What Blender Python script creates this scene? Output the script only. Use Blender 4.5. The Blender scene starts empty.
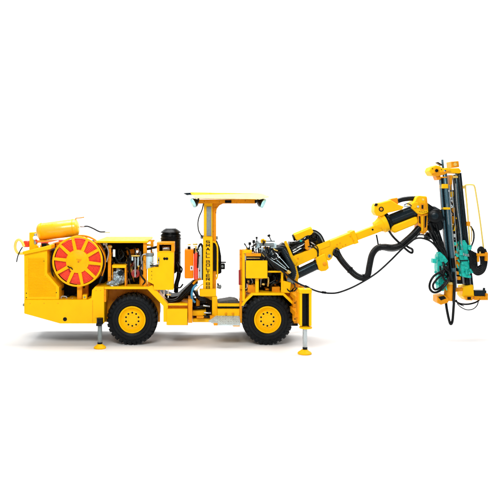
import bpy, bmesh, math, random
from mathutils import Vector, Matrix, noise
random.seed(7)
S = bpy.context.scene
COL = S.collection
U = 1/43.0            # metres per drawing unit (one unit = one pixel of the photograph at the near side of the machine)
D = 700.0             # camera distance from the near side of the machine, in drawing units
CX, HY, H = 190.0, 205.0, 140.5   # camera x, eye level and camera height in drawing units

def at(px, py, Y=0.0):
    k = (D+Y)/D
    return Vector(((px-CX)*k, Y, H+(HY-py)*k))

# ---------------------------------------------------------------- materials
def mat(name, col, rough=.45, metal=0.0, var=.06, scale=6.0, bump=.0, bscale=40.0, spec=.5, coat=0.0, wear=None, trans=0.0):
    m = bpy.data.materials.new(name); m.use_nodes = True
    nt = m.node_tree; b = nt.nodes['Principled BSDF']
    b.inputs['Roughness'].default_value = rough
    b.inputs['Metallic'].default_value = metal
    b.inputs['Specular IOR Level'].default_value = spec
    b.inputs['Coat Weight'].default_value = coat
    b.inputs['Coat Roughness'].default_value = .12
    b.inputs['Transmission Weight'].default_value = trans
    tc = nt.nodes.new('ShaderNodeTexCoord')
    nz = nt.nodes.new('ShaderNodeTexNoise'); nz.inputs['Scale'].default_value = scale
    nz.inputs['Detail'].default_value = 6; nz.inputs['Roughness'].default_value = .65
    nt.links.new(tc.outputs['Object'], nz.inputs['Vector'])
    mx = nt.nodes.new('ShaderNodeMix'); mx.data_type = 'RGBA'
    mx.inputs[6].default_value = (*[max(0, c*(1-var)) for c in col], 1)
    mx.inputs[7].default_value = (*[min(1, c*(1+var)) for c in col], 1)
    cr = nt.nodes.new('ShaderNodeMapRange'); cr.inputs[1].default_value = .3; cr.inputs[2].default_value = .7
    nt.links.new(nz.outputs['Fac'], cr.inputs[0]); nt.links.new(cr.outputs[0], mx.inputs[0])
    out = mx.outputs[2]
    rr = nt.nodes.new('ShaderNodeMapRange')
    rr.inputs[1].default_value = .3; rr.inputs[2].default_value = .7
    rr.inputs[3].default_value = max(.02, rough-.1); rr.inputs[4].default_value = min(1, rough+.12)
    n2 = nt.nodes.new('ShaderNodeTexNoise'); n2.inputs['Scale'].default_value = scale*3.3; n2.inputs['Detail'].default_value = 5
    nt.links.new(tc.outputs['Object'], n2.inputs['Vector'])
    nt.links.new(n2.outputs['Fac'], rr.inputs[0]); nt.links.new(rr.outputs[0], b.inputs['Roughness'])
    if wear:
        w = nt.nodes.new('ShaderNodeTexNoise'); w.inputs['Scale'].default_value = wear[1]; w.inputs['Detail'].default_value = 10
        w.inputs['Roughness'].default_value = .75
        nt.links.new(tc.outputs['Object'], w.inputs['Vector'])
        wr = nt.nodes.new('ShaderNodeMapRange'); wr.inputs[1].default_value = wear[2]; wr.inputs[2].default_value = wear[2]+.06
        nt.links.new(w.outputs['Fac'], wr.inputs[0])
        m2 = nt.nodes.new('ShaderNodeMix'); m2.data_type = 'RGBA'
        nt.links.new(out, m2.inputs[6]); m2.inputs[7].default_value = (*wear[0], 1)
        nt.links.new(wr.outputs[0], m2.inputs[0]); out = m2.outputs[2]
    nt.links.new(out, b.inputs['Base Color'])
    if bump:
        bn = nt.nodes.new('ShaderNodeTexNoise'); bn.inputs['Scale'].default_value = bscale; bn.inputs['Detail'].default_value = 4
        nt.links.new(tc.outputs['Object'], bn.inputs['Vector'])
        bp = nt.nodes.new('ShaderNodeBump'); bp.inputs['Strength'].default_value = bump; bp.inputs['Distance'].default_value = .02
        nt.links.new(bn.outputs['Fac'], bp.inputs['Height']); nt.links.new(bp.outputs[0], b.inputs['Normal'])
    return m

YB = (.92, .50, .0)
M = {
 'yellow': mat('yellow_paint', YB, .42, var=.05, scale=3, bump=.05, bscale=18, coat=.0, spec=.14, wear=((.55,.22,.004), 7.0, .66)),
 'orange': mat('shaded_yellow_paint', (.78,.29,.0), .42, var=.14, scale=6, bump=.06, spec=.2, wear=((.16,.05,.002), 12.0, .58)),  # the yellow paint with shade put into its colour; small fittings share it
 'gloss':  mat('glossy_yellow_paint', (.92,.54,.01), .32, var=.05, scale=3, bump=.04, bscale=14, coat=.6, spec=.5),
 'reelpaint': mat('reel_paint', (.90,.44,.0), .42, var=.08, scale=6, spec=.14, wear=((.5,.12,.0), 10.0, .62)),
 'tank':   mat('hydraulic_tank_paint', (.95,.24,.0), .4, var=.05, coat=.0, spec=.15),
 'black':  mat('black_paint', (.002,.003,.004), .32, var=.3, bump=.1, spec=.16),
 'bay':    mat('near_black_engine_metal', (.003,.0035,.0035), .55, var=.5, bump=.3, bscale=12, spec=.15, wear=((.03,.010,.004), 6.0, .60)),  # near-black metal with brown blotches
 'rubber': mat('tyre_rubber', (.002,.0035,.005), .42, var=.35, scale=9, bump=.25, bscale=60, spec=.18, wear=((.008,.014,.019), 8.0, .60)),
 'hose':   mat('black_hose_rubber', (.0018,.0028,.0036), .24, var=.25, bump=.05, spec=.22),
 'steelblue': mat('blued_steel', (.04,.105,.14), .22, metal=.3, var=.08, scale=12, spec=.6),
 'darksteel': mat('dark_steel', (.005,.012,.017), .26, metal=.0, var=.2, scale=5, spec=.2),
 'steel':  mat('bright_steel', (.42,.47,.49), .25, metal=.8, var=.05, scale=5),
 'grey':   mat('grey_metal', (.20,.24,.25), .45, metal=.3, var=.15, scale=20, bump=.3, bscale=90),
 'white':  mat('white_plastic', (.75,.82,.84), .4, var=.08),
 'pale':   mat('pale_canister_paint', (.50,.66,.72), .4, var=.10),
 'glass':  mat('lamp_lens', (.42,.82,.88), .12, var=.15, spec=.8, coat=.6),
 'film':   mat('crumpled_silver_film', (.28,.36,.40), .22, metal=.45, var=.6, scale=16, bump=.9, bscale=22, spec=.8),
 'tread':  mat('galvanised_tread_plate', (.48,.60,.64), .35, metal=.2, var=.2, scale=12, bump=.8, bscale=34),
 'cable':  mat('red_cable_sheath', (.85,.055,.020), .5, var=.2, scale=18),
 'red':    mat('red_enamel', (.75,.045,.008), .3, var=.08, coat=.3),
 'darkred':mat('dark_red_paint', (.30,.012,.008), .4, var=.2),
 'green':  mat('teal_drill_enamel', (.008,.47,.39), .32, var=.3, scale=14, bump=.3, bscale=30, spec=.3, wear=((.004,.05,.05), 18.0, .60)),
 'blue':   mat('blue_hose_sheath', (.03,.22,.40), .35, var=.1),
 'brass':  mat('brass_fitting', (.75,.52,.12), .3, metal=.5),
 'rail':   mat('pale_yellow_tube_paint', (.88,.66,.12), .4, var=.06),
 'mat':    mat('worn_rubber_mat', (.045,.05,.045), .6, var=.4, scale=14, bump=.4),
 'floor':  mat('white_studio_floor', (.80,.80,.80), .85, var=.004, scale=1, spec=.15),
}

# ---------------------------------------------------------------- mesh builder
def catmull(pts, n=8):
    P = [Vector(p) for p in pts]
    if len(P) < 3: return P
    Q = [P[0]*2-P[1]] + P + [P[-1]*2-P[-2]]
    out = []
    for i in range(1, len(Q)-2):
        a, b, c, d = Q[i-1], Q[i], Q[i+1], Q[i+2]
        for k in range(n):
            t = k/n
            out.append(.5*((2*b)+(c-a)*t+(2*a-5*b+4*c-d)*t*t+(3*b-a-3*c+d)*t**3))
    out.append(P[-1]); return out

class MB:
    def __init__(s): s.bm = bmesh.new()
    def prism(s, P, dY):                                   # P: world-unit points in a plane of constant depth
        n = len(P)
        a = [s.bm.verts.new(p) for p in P]; b = [s.bm.verts.new(p+Vector((0,dY,0))) for p in P]
        s.bm.faces.new(a); s.bm.faces.new(list(reversed(b)))
        for i in range(n): s.bm.faces.new((a[i], b[i], b[(i+1)%n], a[(i+1)%n]))
        return s
    def poly(s, pts, Y0, Y1): return s.prism([at(x, y, Y0) for x, y in pts], Y1-Y0)
    def box(s, x0, y0, x1, y1, Y0, Y1): return s.poly([(x0,y1),(x1,y1),(x1,y0),(x0,y0)], Y0, Y1)
    def lathe(s, a, ax, prof, seg=24, cap=True):           # a: origin (world units), ax: axis, prof: (t, r)
        ax = Vector(ax).normalized(); u = ax.orthogonal().normalized(); v = ax.cross(u)
        rings = []
        for t, r in prof:
            rings.append([s.bm.verts.new(a+ax*t+(u*math.cos(q)+v*math.sin(q))*max(r, .001)) for q in [2*math.pi*i/seg for i in range(seg)]])
        for A, B in zip(rings, rings[1:]):
            for i in range(seg): s.bm.faces.new((A[i], A[(i+1)%seg], B[(i+1)%seg], B[i]))
        if cap: s.bm.faces.new(list(reversed(rings[0]))); s.bm.faces.new(rings[-1])
        return s
    def cyl(s, a, b, r, r2=None, seg=20):
        a = at(*a); b = at(*b); L = (b-a).length; r2 = r if r2 is None else r2
        return s.lathe(a, b-a, [(0, r), (L, r2)], seg)
    def rcyl(s, a, b, r, seg=24, e=.6):                    # cylinder with rounded ends
        a = at(*a); b = at(*b); L = (b-a).length
        return s.lathe(a, b-a, [(0,.01),(0,r-e),(e*.3,r-e*.3),(e,r),(L-e,r),(L-e*.3,r-e*.3),(L,r-e),(L,.01)], seg)
    def disc(s, px, py, Y, r, th=.5, seg=20): return s.lathe(at(px,py,Y), (0,1,0), [(-th, r*.9),(-th*.7,r),(0,r)], seg)
    def tube(s, pts, r, seg=10, n=8, rib=0, world=False):
        P = catmull([p if world else at(*p) for p in pts], n)
        if rib:                                            # resample evenly for a ribbed hose
            L = [0]
            for a, b in zip(P, P[1:]): L.append(L[-1]+(b-a).length)
            N = int(L[-1]/rib*4); Q = []; j = 0
            for i in range(N+1):
                d = L[-1]*i/N
                while j < len(L)-2 and L[j+1] < d: j += 1
                f = (d-L[j])/max(1e-6, L[j+1]-L[j]); Q.append(P[j].lerp(P[j+1], f))
            P = Q
        T = [(P[min(i+1,len(P)-1)]-P[max(i-1,0)]).normalized() for i in range(len(P))]
        u = T[0].orthogonal().normalized(); rings = []
        for i, (p, t) in enumerate(zip(P, T)):
            u = (u-t*u.dot(t)).normalized(); v = t.cross(u)
            rr = r*(1-.10*(1 if i%4 in (0,1) else 0)) if rib else r
            rings.append([s.bm.verts.new(p+(u*math.cos(q)+v*math.sin(q))*rr) for q in [2*math.pi*k/seg for k in range(seg)]])
        for A, B in zip(rings, rings[1:]):
            for k in range(seg): s.bm.faces.new((A[k], A[(k+1)%seg], B[(k+1)%seg], B[k]))
        s.bm.faces.new(list(reversed(rings[0]))); s.bm.faces.new(rings[-1])
        return s
    def blob(s, c, rad, amp=.25, sub=3, seed=0, sc=.35):   # irregular lump
        g = bmesh.ops.create_icosphere(s.bm, subdivisions=sub, radius=1)
        c = at(*c)
        for v in g['verts']:
            p = v.co.copy(); q = 1+amp*noise.noise(p*2.1+Vector((seed, seed*2.3, 0)))+amp*.6*noise.noise(p*5+Vector((0, seed, 0)))
            v.co = c+Vector((p.x*rad[0]*q, p.y*rad[1]*q, p.z*rad[2]*q))
        return s
    def build(s, name, m, parent=None, bev=.35, ang=38, origin=None):
        bmesh.ops.recalc_face_normals(s.bm, faces=s.bm.faces)
        o3 = origin or Vector((0,0,0))
        for v in s.bm.verts: v.co = (v.co-o3)*U
        me = bpy.data.meshes.new(name); s.bm.to_mesh(me); s.bm.free()
        me.materials.append(M[m])
        me.polygons.foreach_set('use_smooth', [True]*len(me.polygons))
        me.set_sharp_from_angle(angle=math.radians(ang))
        o = bpy.data.objects.new(name, me); COL.objects.link(o)
        o.location = o3*U
        if parent:
            o.parent = parent
            o.location = o3*U-wloc(parent)
        if bev:
            b = o.modifiers.new('edge', 'BEVEL'); b.width = bev*U; b.segments = 2; b.limit_method = 'ANGLE'; b.angle_limit = math.radians(40)
            b.use_clamp_overlap = True
        return o
def wloc(o):
    v = Vector((0,0,0))
    while o: v += o.location; o = o.parent
    return v
def B(name, m, parent, *boxes, bev=.35):
    mb = MB()
    for b in boxes: mb.box(*b)
    return mb.build(name, m, parent, bev)
def P(name, m, parent, pts, Y0, Y1, bev=.35): return MB().poly(pts, Y0, Y1).build(name, m, parent, bev)
def C(name, m, parent, a, b, r, r2=None, e=.4): return (MB().rcyl(a, b, r, e=min(e, r*.4)) if r2 is None else MB().cyl(a, b, r, r2)).build(name, m, parent, 0)
def T(name, m, parent, pts, r, rib=0, n=8, seg=10): return MB().tube(pts, r, rib=rib, n=n, seg=seg).build(name, m, parent, 0, ang=70)
def Dk(name, m, parent, px, py, Y, r, th=.5): return MB().disc(px, py, Y, r, th).build(name, m, parent, 0)

mach = bpy.data.objects.new('drilling_machine', None); COL.objects.link(mach)
mach.location = (at(190,0,40).x*U, 40*U, 0)
mach['label'] = 'yellow underground bolting machine with cable reel, canopy, articulated boom and twin teal drills'
mach['category'] = 'mining machine'

# ================================================================ rear hull
hull = P('rear_hull', 'yellow', mach, [(24,299.6),(88,299.6),(91.3,298),(92,290),(95,286.7),(104,286.7),(104,323.6),(60,323.6),(24,313.6)], -3, 83, .5)
P('added_bounce_blocker', 'black', hull, [(26,312.8),(60,322.3),(103,322.3),(103,323.0),(60,323.0),(26,313.5)], 8, 82, .1)  # added, unseen: black sheet that stops yellow bounce from the hull's underside
Dk('port_plug', 'black', hull, 65, 319.2, -3, 2.0, .4)
B('tow_lug', 'grey', hull, (22.6,303.8,24.2,306.2,10,16))
B('jack_clamp', 'black', hull, (96,323.7,101.5,326.2,-19,-4))
cab = P('tail_cabinet', 'yellow', mach, [(24,254.6),(47.2,250),(47.2,273.6),(59,287),(59,299.5),(24.2,299.5)], -2, 82)
P('cabinet_cap', 'yellow', cab, [(22.3,251.6),(51,245),(51,249.1),(22.8,254.9)], -5, 85, .6)
lv = MB(); y = 259.0
while y < 297.5:
    xr = 44.5 if y < 275 else min(56, 44.5+(y-275)*.95)
    a, b = at(28.5, y, -2.0), at(xr, y, -2.0)
    vs = [[lv.bm.verts.new(p+Vector((0,dy,dz))) for dy, dz in ((.2,.62),(-.75,.40),(-.1,-.62),(.2,-.62))] for p in (a, b)]
    for k in range(4): lv.bm.faces.new((vs[0][k], vs[0][(k+1)%4], vs[1][(k+1)%4], vs[1][k]))
    lv.bm.faces.new(vs[0]); lv.bm.faces.new(list(reversed(vs[1])))
    y += 1.45
lv.build('louvre_grille', 'yellow', cab, 0)
for x, y in ((44,261.2),(56.3,292.6),(26.4,293.2),(26.4,297.6),(26.5,262),(25.8,275),(25.8,283)):
    Dk('cabinet_bolt', 'black' if x > 40 or y > 290 else 'orange', cab, x, y, -2, .55 if x > 40 or y > 290 else .35, .3)
for x, y in ((30,303.4),(44,303.4),(58,303.4),(96,290.5),(100.5,290.5),(96,318),(100.5,318)): Dk('hull_bolt', 'orange', hull, x, y, -3, .45, .3)
B('hull_seam', 'orange', hull, (92.4,300,92.8,323,-3.2,-3), bev=.05)
B('hinge_strip', 'yellow', cab, (26.6,257,28.0,289,-2.7,-2))
# things on the tail
loop = T('guard_loop', 'rail', mach, [(23.5,253.5,2),(18,253,2),(15.2,248,2),(16,242,2),(19,239.6,2),(22,242,2),(24,246.5,2)], 1.35)
T('loop_hose', 'hose', loop, [(22.5,247,1),(19.5,252,0),(17.6,257,0),(16.6,262,0)], .55)
B('beacon', 'red', mach, (23.2,240.9,29,247.2,4,12), bev=.9)
br = P('tank_bracket', 'yellow', mach, [(29.2,232.5),(33.8,232.5),(33.8,244),(36,246),(36,248.6),(29.2,249.8)], 4, 16)
C('tank_valve', 'steel', br, (35.2,233.5,6), (35.2,244.5,6), 1.5)
C('valve_wheel', 'white', br, (35,238,3), (35,238,5), 2.2)
Dk('valve_knob', 'red', br, 36.4, 240.6, 2.5, 1.2, 1)
# air receiver
tk = MB(); a, b = at(36.6,232.3,30), at(79.6,227,30); L = (b-a).length; R = 9.1
tk.lathe(a, b-a, [(0,.01),(.2,3),(.9,5.9),(2.4,8.1),(4,R),(L-4.2,R),(L-2.2,8.2),(L-.8,5.6),(L-.2,3),(L,.01)], 40)
tank = tk.build('air_receiver', 'gloss', mach, 0)
for f in (.13,.86): MB().lathe(a+(b-a)*f, b-a, [(-.45,R),(-.45,R+.25),(.45,R+.25),(.45,R)], 40, cap=False).build('tank_strap', 'yellow', tank, 0)
T('lifting_handle', 'orange', tank, [(76,220,24),(76,218.3,24),(80,217.9,24),(84.2,217.2,24)], .55)
C('tank_outlet', 'steel', tank, (80,226.6,30), (84.5,226.5,30), .8)
T('outlet_hose', 'hose', tank, [(84.3,226.4,30),(88,226.4,30),(93,228.4,30),(98,231,30),(101,231.9,30),(105.5,231.8,30)], .75)
C('hose_coupling', 'pale', tank, (105,232,30), (110,232.2,30), .9)
B('tank_saddle', 'orange', tank, (34,240.8,63,243.6,14,46), (40,243.6,44,247,16,44), (56,243.6,60,249,16,44))
T('tank_pipe', 'red', mach, [(36,243,6),(45,242.6,6),(60,240.8,6),(66,240.5,6)], .8)
T('drain_pipe', 'white', mach, [(39,244.4,4),(41,244.4,4)], 1.0)
T('sight_tube', 'white', mach, [(48.5,243.4,0),(54,242.2,0),(58.5,241,0)], .8)
B('top_fitting', 'black', mach, (41.5,243.6,46.5,247,2,8))
B('fuel_cap', 'white', mach, (37,243,40.5,246.2,0,4), bev=.8)

# bay behind the reel and engine
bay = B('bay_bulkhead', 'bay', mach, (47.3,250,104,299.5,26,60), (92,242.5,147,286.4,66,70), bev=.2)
for i in range(26):
    x = random.uniform(48,103); y = random.choice([random.uniform(250,258), random.uniform(286,298)])
    w = random.uniform(1.5,6); h = random.uniform(1,4)
    if x+w > 104: continue
    B('bay_casting', random.choice(['bay','black','black','darksteel']), bay, (x,y,x+w,min(y+h,299),random.uniform(12,20),27), bev=.3)
T('bay_cable', 'steel', bay, [(60,297.5,8),(64,297,8),(68,298.6,8),(73,298.2,8)], .55)
T('bay_cable', 'pale', bay, [(61,299,6),(62,296.3,6),(66,296.6,6),(67,298,6)], .4)
T('bay_cable', 'darksteel', bay, [(53,250,10),(51,262,10),(53,276,10),(60,288,10)], .7)

# cable reel
RX, RY = 78.4, 261.0
def ring(R, r, Y, seg=64, sg=10):
    c = at(RX, RY, 0); mb = MB(); vs = []
    for i in range(seg):
        q = 2*math.pi*i/seg; e = Vector((math.cos(q), 0, math.sin(q)))
        vs.append([mb.bm.verts.new(c+Vector((0,Y,0))+e*(R+r*math.cos(2*math.pi*k/sg))+Vector((0,r*math.sin(2*math.pi*k/sg),0))) for k in range(sg)])
    for i in range(seg):
        A, Bv = vs[i], vs[(i+1)%seg]
        for k in range(sg): mb.bm.faces.new((A[k], A[(k+1)%sg], Bv[(k+1)%sg], Bv[k]))
    return mb
reel = MB().lathe(at(RX,RY,0), (0,1,0), [(-6.3,.01),(-6.3,10.8),(-5.9,11.4),(-5.0,11.5),(20,11.5),(20,.01)], 48).build('reel_hub', 'reelpaint', mach, 0)
c0 = at(RX, RY, 0)
ring(24.2, 1.0, -5.2).build('reel_rim', 'reelpaint', reel, 0)
ring(24.6, 1.0, 18).build('reel_rim', 'orange', reel, 0)
def spoke(q, Y, w, m):
    mb = MB(); e = Vector((math.cos(q),0,math.sin(q))); f = Vector((-math.sin(q),0,math.cos(q)))
    pts = [c0+Vector((0,Y,0))+e*r+f*s*ww for r, s, ww in ((10.5,-1,w),(24,-1,w*.8),(24,1,w*.8),(10.5,1,w))]
    mb.prism(pts, 1.1); mb.build('reel_arm', m, reel, .25)
for k in range(10):
    q = math.radians(101.5-36*k); spoke(q, -5.8, 1.75, 'reelpaint'); spoke(q+.2, 17.6, 1.5, 'orange')
prof = [(3,11.0)]
for k in range(8):
    r = 11.3+k*1.45; yy = -3.4+k*.12
    for j in range(6):
        t = math.pi*j/5; prof.append((yy-.62*math.sin(t), r+1.45*j/5))
prof += [(4,22.8),(16,22.8),(16,11)]
MB().lathe(c0, (0,1,0), prof, 72, cap=False).build('wound_cable', 'cable', reel, 0, ang=80)
MB().lathe(c0, (0,1,0), [(13,11),(13,23.2),(13.6,23.2),(13.6,11)], 60, cap=False).build('reel_plate', 'black', reel, 0)
Dk('hub_bolt', 'orange', reel, RX+.4, RY-.4, -6.0, 1.0, .5)
P('hub_emblem', 'orange', reel, [(76.2,259.3),(81.6,259.6),(79.4,262.3),(78.6,262.4),(78.4,260.6)], -6.7, -6.2, 0)
Dk('emblem_stud', 'darkred', reel, 78.2, 262.0, -6.3, .5, .4)
for k in range(10):
    q = math.radians(83-36*k); p = c0+Vector((math.cos(q)*9.3,-6.3,math.sin(q)*9.3))
    MB().lathe(p, (0,1,0), [(-.35,.4),(0,.45)], 8).build('hub_stud', 'yellow', reel, 0)
T('cable_lead', 'bay', reel, [(67.6,266.2,-6.6),(69.4,267.4,-7.4),(71.2,267.8,-7.2),(72.6,269.6,-6.8)], .5)
C('cable_clamp', 'darkred', reel, (68.8,268.8,-7), (69.6,270.4,-6), .7)
B('reel_stand', 'orange', mach, (77,284,82,299.5,0,8), (83,266,88,299.5,18,26))
sb = B('reel_motor_mount', 'yellow', mach, (82.5,294.8,86.6,299.5,-2,6))
Dk('mount_bolt', 'grey', sb, 84.6, 297.2, -2, .9, .4)
P('reel_guide', 'darksteel', mach, [(92,240),(97,242),(102,250),(105.5,262),(104,275),(100,284),(98.5,283),(102,272),(103,262),(100,251)], 6, 10)
T('guide_rail', 'orange', mach, [(94,241,4),(100,247,4),(104.5,256,4),(105,266,4),(102,276,4)], .6)

# ================================================================ engine bay
hood = B('engine_hood', 'yellow', mach, (95.5,240.8,148,243,-2,88), bev=.5)
B('hood_post', 'orange', hood, (143.2,243,146.8,286.6,2,6))
B('hood_post', 'orange', hood, (107.8,245,111,286.6,8,12))
B('hood_post', 'orange', hood, (96,245,99,286.6,76,80)); 
B('hood_post', 'orange', hood, (150.5,241,153.5,254,10,13))
B('hood_rail', 'orange', hood, (145,239.8,154.5,241.6,10,13))
B('hood_rail', 'yellow', hood, (145,244,151,246,9,10)); T('hood_cable', 'steel', hood, [(104,243,3),(107,247,3),(108.5,253,3),(106.5,262,3)], .7)
B('hood_bracket', 'brass', hood, (105.5,246,112,247.6,6,8)); B('hood_bracket', 'pale', hood, (103,243,107,245.2,5,8))
deck = B('engine_deck', 'yellow', mach, (104.1,286.7,149,288.3,20,82))
eng = B('engine_block', 'bay', mach, (113,262,142,286.5,34,62), (118,252,140,262,40,60), bev=.8)
C('exhaust_muffler', 'orange', eng, (127,253,36), (139,251,36), 3.0)
for k in range(6): T('injector_line', random.choice(['darksteel','darksteel','brass']), eng, [(120+k*3,256,38),(121+k*3,259,33),(119+k*3,264,32)], .4)
C('engine_pulley', 'darkred', eng, (135.5,273.5,8), (135.5,273.5,14), 4.4)
C('pulley_nut', 'black', eng, (135.5,273.5,6.5), (135.5,273.5,8), 1.5)
C('pulley_hub', 'bay', eng, (140.5,272.5,12), (140.5,272.5,20), 3.2)
C('dipstick_tube', 'steel', eng, (135.2,257.4,4), (135.2,277,4), .85)
B('fuel_rail', 'brass', eng, (131.2,255.2,139.6,256.6,2.5,6)); C('fuel_filter', 'pale', eng, (132.4,256.8,4), (132.4,260.6,4), .9)
C('fuel_filter', 'pale', eng, (138.2,256.8,5), (138,266,5), .8)
MB().blob((137.3,251.6,4), (1.4,1.4,1.6), .15, 2).build('breather_cap', 'white', eng, 0)
B('belt_guard', 'orange', eng, (139.4,270,144,285,14,17)); B('fuel_clip', 'brass', eng, (137.5,265.6,141.4,267.2,4,6))
T('coolant_hose', 'hose', eng, [(126,248,20),(129,251,14),(130,258,10),(129,268,10),(131,280,10)], 1.1)
T('coolant_hose', 'hose', eng, [(142,263,3),(140,268,2),(141.5,276,2),(145,281,2),(143,285,3)], .9)
T('coolant_hose', 'darksteel', eng, [(113,249,10),(118,262,12),(128,262,10)], .7)
for k in range(18):
    x, y = random.uniform(113,140), random.uniform(256,283); w, h = random.uniform(1,5), random.uniform(1,4)
    B('engine_casting', random.choice(['bay','black','bay','darksteel','orange','bay']), eng, (x,y,x+w,y+h,random.uniform(22,30),35), bev=.3)
for k in range(8):
    x, y = random.uniform(112,140), random.uniform(262,284)
    T('wiring', random.choice(['hose','darkred','steel','hose']), eng, [(x,y,20),(x+random.uniform(-5,5),y+random.uniform(-4,4),15),(x+random.uniform(-7,7),y+random.uniform(-5,4),20)], .35)
C('coolant_bottle', 'white', mach, (114.1,249.4,6), (114.1,256.8,6), 1.3)
fb = B('filter_box', 'yellow', mach, (112,265,126,268,2,16)); 
B('box_wall', 'orange', fb, (124.6,268,126.2,286.5,2,16)); B('box_wall', 'orange', fb, (112,268,113,286.5,8,16))
MB().blob((119,276,8), (5.6,4.5,7.6), .45, 4, 3).build('filter_wrap', 'film', mach, 0, ang=20)
MB().blob((113.5,283.5,4), (6,3,3.0), .5, 3, 8).build('filter_wrap', 'film', mach, 0, ang=20)
MB().blob((120.5,273,4), (2.8,2,2.4), .5, 3, 5).build('filter_wrap', 'darksteel', mach, 0, ang=20)
cn = C('hydraulic_filter', 'pale', mach, (149.8,256,1), (149.8,269,1), 3.7, e=.8)
C('filter_head', 'grey', cn, (149.8,253,1), (149.8,256,1), 4.3)
T('filter_line', 'steel', cn, [(141.6,264,0),(141.6,258,0),(143,254.6,0),(147,254,0)], .6)
T('filter_line', 'hose', mach, [(144,249.5,8),(151,248.4,6),(158,246.6,4)], 1.3)
T('filter_line', 'steel', mach, [(150,262,-3),(155,264,-5),(158,264,-5)], .5)
B('return_bracket', 'orange', mach, (141,275,144.2,286,3,5)); C('grease_cap', 'white', mach, (153,252.2,0), (153,249,0), .9)

for k in range(12):
    x, y = random.uniform(112,141), random.uniform(246,264); q = random.uniform
    T('engine_pipe', random.choice(['hose','darksteel','steel','brass','hose','orange']), eng, [(x,y,q(16,30)),(x+q(-4,4),y+q(2,6),q(12,24)),(x+q(-4,4),y+q(6,16),q(12,26)),(x+q(-6,6),y+q(12,20),30)], q(.35,.9))
for k in range(7):
    x, y = random.uniform(248,279), random.uniform(272,284); q = random.uniform
    T('pump_pipe', random.choice(['hose','hose','steel','brass','darksteel']), mach, [(x,y,q(8,16)),(x+q(-3,3),y+q(2,5),q(7,12)),(x+q(-5,5),min(292,y+q(6,12)),q(8,16))], q(.4,1.0))
# wheel arch
fen = MB().poly([(104.2,286.7),(148.5,286.7),(152.2,285.2),(168,304),(168,322),(163.4,322),(163.2,306),(147.3,289.2),(104.2,289.2)], -3, 20).build('rear_fender', 'yellow', mach, .35)
B('arch_liner', 'orange', fen, (104.2,289,160,322,23,26), bev=.2); B('arch_lip', 'orange', fen, (104.1,289.2,106,302,-2,24), bev=.2)
# centre frame
cf = P('centre_frame', 'orange', mach, [(168,304.2),(188,303),(188,325.3),(168,325.3)], 2, 78)
B('battery_box', 'yellow', cf, (166.4,309,187.4,325.2,-4,1.9), bev=.5)
B('added_bounce_blocker', 'black', cf, (168.5,322.6,187.5,324.6,12,77), bev=.1)  # second added black sheet, stops yellow bounce under the centre frame
B('frame_rib', 'yellow', cf, (168,303.6,187.6,305.6,-3,1.9)); B('hitch_post', 'orange', cf, (188.1,299.6,192.4,323,-2,30))
B('hitch_beam', 'yellow', mach, (192.5,311,206,315.8,12,60)); B('hitch_beam', 'yellow', mach, (192.5,318.6,211,322.3,12,60))
B('hitch_web', 'bay', mach, (192.5,298,214,319,40,62), (196,303,212,319,32,40))
C('steering_cylinder', 'black', mach, (192,308.6,22), (205,307.4,22), 2.1); C('steering_rod', 'steel', mach, (203,305.6,16), (210,306.4,16), 1.0)
C('steering_rod', 'steel', mach, (204,312.8,10), (211,313,10), .9); C('steering_cylinder', 'black', mach, (203,316.2,10), (212,317.4,10), 1.3)
C('hitch_pin', 'orange', mach, (198,298,26), (198,319,26), 2.0); B('hitch_lug', 'orange', mach, (196.6,316.4,204,318.4,6,26)); B('hitch_lug', 'orange', mach, (206,300,211,303,20,30))
T('brake_line', 'blue', mach, [(197,284.6,4),(193.6,287.6,3),(191.8,293,3),(192.2,299,3),(195,302.4,4)], 1.15)
Dk('line_joint', 'white', mach, 195.2, 297.3, 3, .9, .6)
for k in range(8):
    dy = random.uniform(-2,3); dY = random.uniform(6,34)
    T('articulation_hose', 'hose' if k != 5 else 'darkred', mach, [(155,291+dy,dY),(160,297+dy,dY),(168,301+dy*.5,dY),(177,300+dy*.5,dY),(185,292+dy,dY),(192,284.5+dy*.6,dY),(197,280+dy*.5,dY)], random.uniform(1.3,2.3) if k != 5 else .5)
for k in range(5):
    dy = random.uniform(-2,4)
    T('hitch_hose', 'hose', mach, [(193+k,290+dy,14+k*3),(199,297+dy,12),(206,299+dy,14),(213,303+dy,22)], random.uniform(.7,1.3))
P('hose_tray', 'bay', mach, [(155,292),(160,292),(172,297),(178,296),(193,283),(197,283),(190,299),(188,303.5),(166,303.5)], 36, 70)
T('lower_hose', 'brass', mach, [(196,291,8),(200,286,8),(203,284,10)], .5); T('lower_hose', 'orange', mach, [(193,284,9),(197,280,9),(201,279,10)], 1.1)

# control cabinet
cc = P('control_cabinet', 'yellow', mach, [(157,252),(174,252),(173.6,290),(153.6,290),(153.6,284.5),(147.6,281.5),(147.6,268.6),(157,266.4)], -5, 20, .5)
MB().box(156.8,242.4,174.6,244.7,-5,18).box(156.8,244.7,159.2,252,-5,18).box(171.2,244.7,174.6,252,-5,18).build('cabinet_frame', 'orange', cc, .3)
B('frame_trim', 'yellow', cc, (158.9,251.1,171.4,252.4,-5.6,-5)); C('gauge_drum', 'steel', cc, (162.5,248.8,4), (169.8,248.4,4), 2.6); B('gauge_back', 'black', cc, (159.3,244.8,171.1,252,12,14))
em = MB(); em.lathe(at(164.5,258.7,-5), (0,1,0), [(-.3,1.35),(0,1.4)], 16); em.lathe(at(166.9,258.7,-5), (0,1,0), [(-.3,1.35),(0,1.4)], 16); em.build('logo', 'black', cc, 0)
B('latch', 'steel', cc, (158.2,257.4,159.2,264.6,-6,-5)); Dk('latch_knob', 'black', cc, 158.6, 260.2, -6, .7, .4); C('latch_lever', 'hose', cc, (150,265.6,-5.4), (158.6,265.8,-6), .8)
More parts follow.
